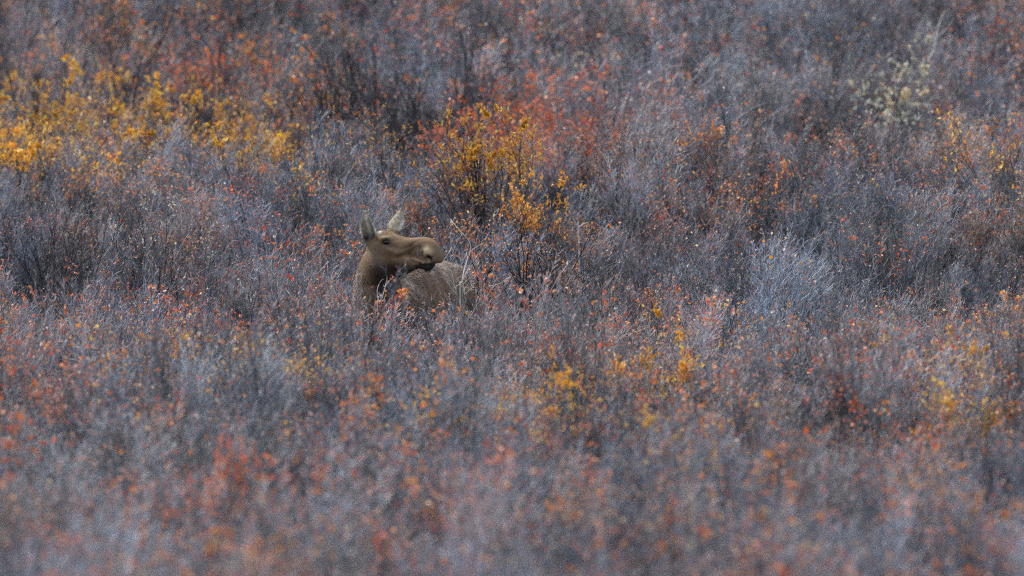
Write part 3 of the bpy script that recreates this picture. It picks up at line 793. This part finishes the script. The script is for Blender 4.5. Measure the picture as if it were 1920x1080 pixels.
hero('yellow_willow', 915, 190, 108.2, 'tall willow shrub with dark limbs and yellow leaf tufts behind the moose', 'shrub', M_dark, seed=1,
     leaf=[(2000, .056, .32, 'yellow', dict(up=1.2, top=.5, clump=26)), (800, .046, .34, 'gold', dict(up=1., top=.35)), (300, .032, .6, 'rust', dict(top=.3))],
     stems=7, spread=.36, r=.018, lev=LV(7, 7, 3), tones=(.8, .9, 1.4, 2.4))
hero('yellow_willow', 985, 312, 107.2, 'low clump of golden-brown leaves at the right foot of the tall yellow willow', 'shrub', M_dark, seed=2,
     leaf=[(800, .046, .4, 'gold', dict(up=.8, top=.4)), (250, .048, .4, 'yellow', dict(up=.9, top=.4, clump=8)), (200, .03, .6, 'rust', {})], stems=6, spread=.2, lev=LV(7, 6, 2))
hero('dark_branched_shrub', 948, 392, 102.3, 'bare black-branched shrub right of the moose opening like a vase', 'shrub', M_dark, seed=3,
     leaf=[(110, .022, .7, 'orange', dict(top=.4)), (130, .02, .7, 'pink', dict(top=.3))], stems=5, spread=.5, r=.026, base=.05, wob=.10, lev=LV(6, 5, 3), rmin=.0026, tones=(.7, .7, .8, 1.3))
hero('pale_branched_shrub', 886, 446, 100.9, 'bare shrub with pale silvery branches just right of the rump', 'shrub', M_pale, seed=4,
     leaf=[(40, .02, .7, 'orange', dict(top=.3))], stems=5, spread=.45, r=.013, base=.05, wob=.12, lev=LV(5, 4, 2), rmin=.0026, tones=(.6, .65, .8, .9))
hero('bare_shrub', 725, 214, 110.4, 'shrub with sparse orange tips rising on the crest left of the yellow willow', 'shrub', M_dark, seed=5,
     leaf=[(140, .028, .5, 'gold', dict(top=.5)), (60, .024, .7, 'rust', dict(top=.5))], stems=7, spread=.6, r=.011, lev=LV(6, 5, 2), tones=(.8, 1, 1.8, 3))
hero('bare_shrub', 790, 200, 110.4, 'dark twiggy shrub with brown curled leaves touching the yellow willow', 'shrub', M_dark, seed=6,
     leaf=[(150, .026, .5, 'gold', dict(top=.5)), (50, .03, .4, 'yellow', dict(top=.5))], stems=7, spread=.5, r=.011, lev=LV(6, 5, 2), tones=(.8, 1, 1.8, 3))
hero('bare_shrub', 622, 168, 110.6, 'thin pale-twigged shrub standing above the crest at left centre', 'shrub', M_bark, seed=7,
     leaf=[(70, .024, .5, 'gold', dict(top=.3))], stems=5, spread=.45, r=.009, lev=LV(6, 4, 2))
hero('seedhead_shrub', 335, 345, 105.0, 'shrub topped with curled whitish brown dead leaves at left', 'shrub', M_bark, seed=8,
     leaf=[(180, .03, .5, 'straw', dict(top=.5)), (90, .028, .6, 'rust', dict(top=.3))], stems=8, spread=.5, lev=LV(7, 5, 2))
for n, (px, py, d) in enumerate([(130, 345, 106), (260, 350, 106.5), (60, 335, 107), (215, 375, 104.5)]):
    hero('dark_branched_shrub', px, py, d, ['dark bare shrub low at the left below the orange leaves, second from the edge', 'dark bare shrub just left of the curled whitish leaves',
         'dark bare shrub nearest the left edge below the orange leaves', 'low dark shrub in front of the other dark shrubs at left'][n], 'shrub', M_dark, seed=20+n,
         leaf=[(60, .022, .7, 'gold', dict(top=.3))], stems=7, spread=.55, r=.012, lev=LV(6, 5, 2), tones=(.7, .8, 1.2, 2.2))
# far hillside, soft with distance
for n, (px, py, d, hs_, st, lab) in enumerate([
    (310, -70, 124, 1, 7, 'tall dark many-stemmed willow on the far hill at upper left'),
    (178, -60, 124.5, 1, 2, 'slender dark-trunked willow left of the many-stemmed one'),
    (55, -75, 125, 1, 2, 'slender dark willow nearest the upper left corner'),
    (850, 22, 121, 1, 7, 'dark vase-shaped bare willow above the yellow willow'),
    (700, 30, 121.5, 1, 6, 'dark bare willow behind the crest left of the vase-shaped one'),
    (770, 60, 120.5, 1, 5, 'lower dark bare willow between the two taller ones'),
    (1160, 60, 123, 1, 6, 'dark bare willow on the far hill right of centre'),
    (1480, 110, 121, 1, 6, 'dark bare shrub in the hollow below the silver-leaved bush'),
    (520, 150, 121, 1, 6, 'dark bare shrub below the red leaves at upper left')]):
    thin = st == 2
    hero('tall_willow', px, py, d-(2.5 if n < 3 else .5), lab, 'willow', M_dark, seed=40+n,
         leaf=[(90, .035, .5, 'gold' if n < 3 else 'pink', dict(top=.4))], stems=st, spread=.2 if thin else .5, r=.034 if thin else .026, base=.05 if thin else .1, wob=.10,
         lev=LV(7, 5, 2), tones=(.8, .9, 1.2, 2.0))
hero('silver_leaved_bush', 1590, 62, 120.6, 'bush with silvery grey-green leaves on the far hill at upper right', 'shrub', M_dark, seed=60,
     leaf=[(900, .06, .5, 'silver', dict(up=.7, top=.4)), (400, .06, .5, 'straw', dict(top=.6, clump=6))], stems=9, spread=.85, r=.013, lev=LV(7, 5, 2))
hero('silver_leaved_bush', 1640, 135, 121.2, 'small grey-leaved bush at the foot of the leaning pale trunk', 'shrub', M_dark, seed=61,
     leaf=[(150, .045, .5, 'silver', dict(up=.7)), (40, .04, .5, 'gold', {})], stems=8, spread=.9, r=.012, lev=LV(7, 5, 2))
hero('pale_leaved_shrub', 1010, 12, 127.5, 'shrub with a tuft of cream-yellow leaves at the top edge', 'shrub', M_bark, seed=62,
     leaf=[(120, .05, .5, 'straw', dict(top=.5, clump=3))], stems=7, spread=.5, lev=LV(6, 5, 2))
hero('pale_leaved_shrub', 1075, 84, 123.5, 'shrub with a scatter of pale cream leaves below the cream tuft', 'shrub', M_bark, seed=63,
     leaf=[(110, .045, .5, 'straw', dict(top=.4))], stems=7, spread=.6, lev=LV(6, 5, 2))

# yellow willows of the upper left and the foreground
YL = [(200, 116, 119, 'brightest yellow willow at the top of the upper left patch'), (20, 140, 119, 'yellow willow against the left edge above the others'),
      (95, 158, 118, 'yellow willow between the edge and the brightest one'), (370, 126, 119.5, 'yellow willow at the foot of the many-stemmed willow'),
      (300, 165, 117, 'yellow willow in the middle of the upper patch'), (225, 212, 114, 'lemon-yellow willow low in the upper left patch'),
      (60, 190, 114.5, 'amber willow low at the left edge'), (410, 165, 118, 'yellow willow at the right end of the upper patch'),
      (150, 245, 112, 'orange-yellow willow at the lower side of the patch'), (475, 228, 112.5, 'small yellow willow right of the patch'),
      (525, 228, 109.5, 'sprig of sharp yellow leaves on the crest'), (30, 235, 113, 'deep gold willow low at the left edge'),
      (235, 132, 120.5, 'half-hidden yellow willow behind the brightest one'),
      (570, 612, 94, 'yellow-leaved willow below and left of the moose'), (470, 645, 91, 'dull yellow willow left of the one below the moose'),
      (715, 668, 92, 'yellow-leaved willow straight below the moose head'), (640, 700, 91, 'small yellow willow below the moose chest'),
      (975, 730, 87, 'yellow-leaved willow low in the centre'), (1020, 700, 90, 'single bright yellow sprig low in the centre'),
      (1165, 676, 92, 'cream and gold willow right of the centre'), (1360, 592, 97, 'small cream-yellow willow on the right'),
      (1730, 632, 94, 'yellow willow near the right edge, the left of two'), (1808, 648, 93, 'yellow willow near the right edge, the right of two'),
      (1892, 222, 108.5, 'yellow-orange willow at the right edge on the crest'), (1265, 790, 82, 'blurred amber sprig low right of centre')]
for n, (px, py, d, lab) in enumerate(YL):
    far = d > 105; sm_ = 'sprig' in lab or 'small' in lab
    nl = 160 if 'sprig' in lab else (330 if sm_ else ((260 if px > 1800 else 700) if far else 330))
    hero('yellow_willow', px, py-(0 if far else 26), d, lab, 'shrub', M_dark if n % 2 else M_bark, seed=100+n,
         leaf=[(nl, .052 if far else .045, .36, 'yellow', dict(up=1.1, top=.3 if far else .55, clump=10)), (nl//3, .042, .4, 'gold', dict(up=.9, top=.2))],
         stems=8 if not sm_ else 5, spread=.6 if far else .45, lev=LV(7, 5, 2))
# red ones
for n, (px, py, d, pal, cnt, lab) in enumerate([
    (545, 82, 121.5, 'red', 260, 'red-leaved shrub on the far hill at upper left'), (505, 95, 122, 'red', 150, 'small red-leaved shrub left of the larger one on the far hill'),
    (965, 182, 117, 'rust', 420, 'rust-red shrub just right of the yellow willow top'), (1060, 200, 116, 'rust', 420, 'rust-red shrub right of the first one behind the crest'),
    (1110, 215, 114, 'rust', 420, 'deep rust shrub at the right end of the red patch'), (900, 195, 118, 'rust', 300, 'rust shrub half behind the yellow willow top'),
    (630, 150, 120, 'rust', 160, 'small rust-topped shrub above the crest at left centre'), (1440, 292, 108.5, 'orange', 180, 'orange-red leaved shrub on the crest at right'),
    (1510, 640, 93, 'red', 150, 'bright red-leaved shrub among grey twigs at right'), (345, 850, 78, 'rust', 150, 'blurred orange-red shrub low at left'),
    (505, 822, 80, 'rust', 190, 'blurred red shrub low left of centre'), (210, 690, 89, 'rust', 160, 'blurred red-orange shrub at left'),
    (1860, 825, 80, 'orange', 200, 'blurred orange shrub low at the right edge'), (1310, 630, 94, 'rust', 280, 'blurred rust shrub right of centre')]):
    hero('red_leaved_shrub', px, py, d, lab, 'shrub', M_bark, seed=200+n,
         leaf=[(int(cnt*(1.8 if d > 100 else 1.1)), .03, .75, pal, dict(top=.25, clump=14)), (cnt//2, .026, .8, 'red', dict(top=.2))], stems=8, spread=.55, lev=LV(7, 5, 2))
# brush that crosses the moose
hero('bare_shrub', 792, 578, 99.2, 'low tangle of pale bare twigs against the moose flank', 'shrub', M_pale, seed=70, stems=13, spread=1.0, r=.008, wob=.16, rmin=.003, lev=LV(5, 3, 2), tones=(.45, .5, .6, .7))
hero('red_leaved_shrub', 800, 548, 98.4, 'sprig of bright scarlet leaves in front of the moose shoulder', 'shrub', M_bark, seed=71,
     leaf=[(26, .034, .8, 'orange', dict(top=.75)), (26, .032, .8, 'red', dict(top=.75))], stems=2, spread=.12, base=.03, r=.006, lev=((4, .5, (.2, .5), .3), (3, .3, (.3, .7), .4), (2, .3, (.3, .8), .4)))

for n, (px, py, d, lab) in enumerate([(612, 405, 92, 'soft tall bare grey willow just left of the moose head'), (648, 490, 93.5, 'soft bare willow touching the moose neck on its left'),
    (893, 512, 93.5, 'soft bare grey willow over the right end of the rump'), (468, 470, 90, 'soft tall bare willow further left of the moose'),
    (1085, 500, 92, 'soft bare willow standing right of the black-branched shrub'), (1640, 560, 89, 'soft tall bare willow among red leaves on the right'),
    (1880, 500, 91, 'soft tall bare willow near the right edge'), (250, 560, 88, 'soft dark bare willow on the left'), (850, 660, 86, 'soft slender bare willow below the rump')]):
    hero('bare_willow', px, py, d, lab, 'willow', M_bark, seed=300+n, leaf=[(30, .028, .7, 'red', dict(top=.4))], stems=6, spread=.16, base=.08, r=.010,
         lev=((7, .35, (.15, .4), .32), (5, .15, (.2, .6), .55), (3, .2, (.3, .9), .5)))

def branch(name, pts, rad, mat, label, cat='branch', twigs=(), foot=True, leaf=None):
    """a stem drawn through photo positions (px, py, depth); its foot runs down to the ground"""
    P = [at(*p) for p in pts]
    if foot: P.insert(0, np.array([P[0][0]+.04, P[0][1], float(ground(P[0][0], P[0][1]))-.03]))
    base = P[0].copy(); W = Wood(np.random.default_rng(3))
    C = cr(np.array(P)-base, 5)
    W.tube(C[None], np.array([rad]), np.array([rad*.35]), 6)
    for tw, r in twigs:
        T = cr(np.array([at(*p) for p in tw])-base, 4); W.tube(T[None], np.array([r]), np.array([r*.4]), 5)
        W.last = T[None]
    o = obj(name, W.mesh(name, mat), None, base, label, cat)
    if leaf:
        obj('leaves', leaf_mesh('leaves', [leaves(W.rng, W, n, s, a, p) for n, s, a, p in leaf]), o, kind='stuff')
    return o
branch('dark_branch', [(800, 600, 99.1), (793, 568, 99.15), (779, 548, 99.2), (768, 530, 99.3), (757, 513, 99.35)], .016, M_dark, 'black twig rising across the moose flank to its jaw',
       twigs=[([(779, 548, 99.2), (780, 535, 99.2), (776, 512, 99.25)], .0042), ([(793, 568, 99.15), (800, 552, 99.2), (787, 522, 99.3)], .0045), ([(797, 585, 99.1), (812, 560, 99.1), (822, 540, 99.2)], .0042)])
branch('pale_branch', [(708, 585, 99.0), (716, 560, 99.05), (720, 546, 99.1), (724, 530, 99.1), (726, 518, 99.1)], .0055, M_pale, 'thin pale twig with pinkish tips in front of the moose throat',
       twigs=[([(712, 570, 99.), (707, 548, 99.), (712, 530, 99.), (719, 523, 99.)], .0042), ([(721, 538, 99.1), (730, 527, 99.1), (738, 520, 99.1)], .0042)], leaf=[(14, .02, .6, 'pink')])
branch('pale_branch', [(863, 560, 100.2), (866, 530, 100.3), (876, 508, 100.4), (884, 492, 100.4), (886, 478, 100.4)], .009, M_pale, 'arching pale branch curving up from the rump',
       twigs=[([(866, 530, 100.3), (872, 500, 100.4), (882, 470, 100.4), (879, 452, 100.4), (862, 432, 100.4), (845, 412, 100.5)], .006), ([(872, 505, 100.4), (880, 475, 100.4), (895, 462, 100.4), (908, 455, 100.4)], .005),
              ([(866, 535, 100.3), (880, 522, 100.3), (893, 512, 100.3)], .003)])
branch('pale_branch', [(1085, 445, 103.6), (1083, 425, 103.6), (1072, 406, 103.6)], .010, M_pale, 'broken pale dead branch tip among orange leaves right of the moose', twigs=[([(1084, 428, 103.6), (1094, 420, 103.6), (1104, 417, 103.6)], .007)])
branch('leaning_trunk', [(1732, 140, 121.5), (1740, 118, 121.6), (1752, 90, 121.7), (1760, 50, 121.8), (1772, 20, 121.9)], .022, M_pale, 'leaning pale dead trunk on the far hill beside the silver bush', 'tree',
       twigs=[([(1752, 90, 121.7), (1740, 70, 121.7), (1728, 40, 121.7)], .008), ([(1757, 70, 121.7), (1775, 55, 121.7), (1790, 30, 121.7)], .008)])
def stalks(px, py, d, n, hgt, lab, seed):
    rng = np.random.default_rng(seed); W = Wood(rng)
    base, h = ground_at(px, py, d)
    P = np.column_stack([rng.normal(0, .05, (n, 2)), np.zeros(n)]); D = np.column_stack([rng.normal(0, .05, (n, 2)), np.ones(n)])
    pts = W.run(P, D, h*rng.uniform(.75, 1.0, n), 6, .04, .05)
    W.tube(pts, np.full(n, .004), np.full(n, .002), 3)
    W.last = pts[:, 3:]
    o = obj('dry_grass', W.mesh('dry_grass', M_pale), None, base, lab, 'grass tuft')
    obj('leaves', leaf_mesh('leaves', [leaves(rng, W, 16*n, .05, .25, 'straw', up=1.6, top=hgt)]), o, kind='stuff')
stalks(612, 925, 76, 4, .3, 'blurred cream grass stalk low left of centre, the tallest', 1)
stalks(505, 865, 79, 3, .3, 'blurred cream grass stalk above and left of the tallest one', 2)
stalks(303, 1000, 72, 3, .3, 'blurred cream stalk near the lower left', 3)
stalks(777, 780, 88, 2, .4, 'small whitish stalk below the moose', 4)
stalks(1290, 930, 76, 2, .3, 'faint cream stalk low right of centre', 5)

print('instances', len(inst), 'own', len(own))
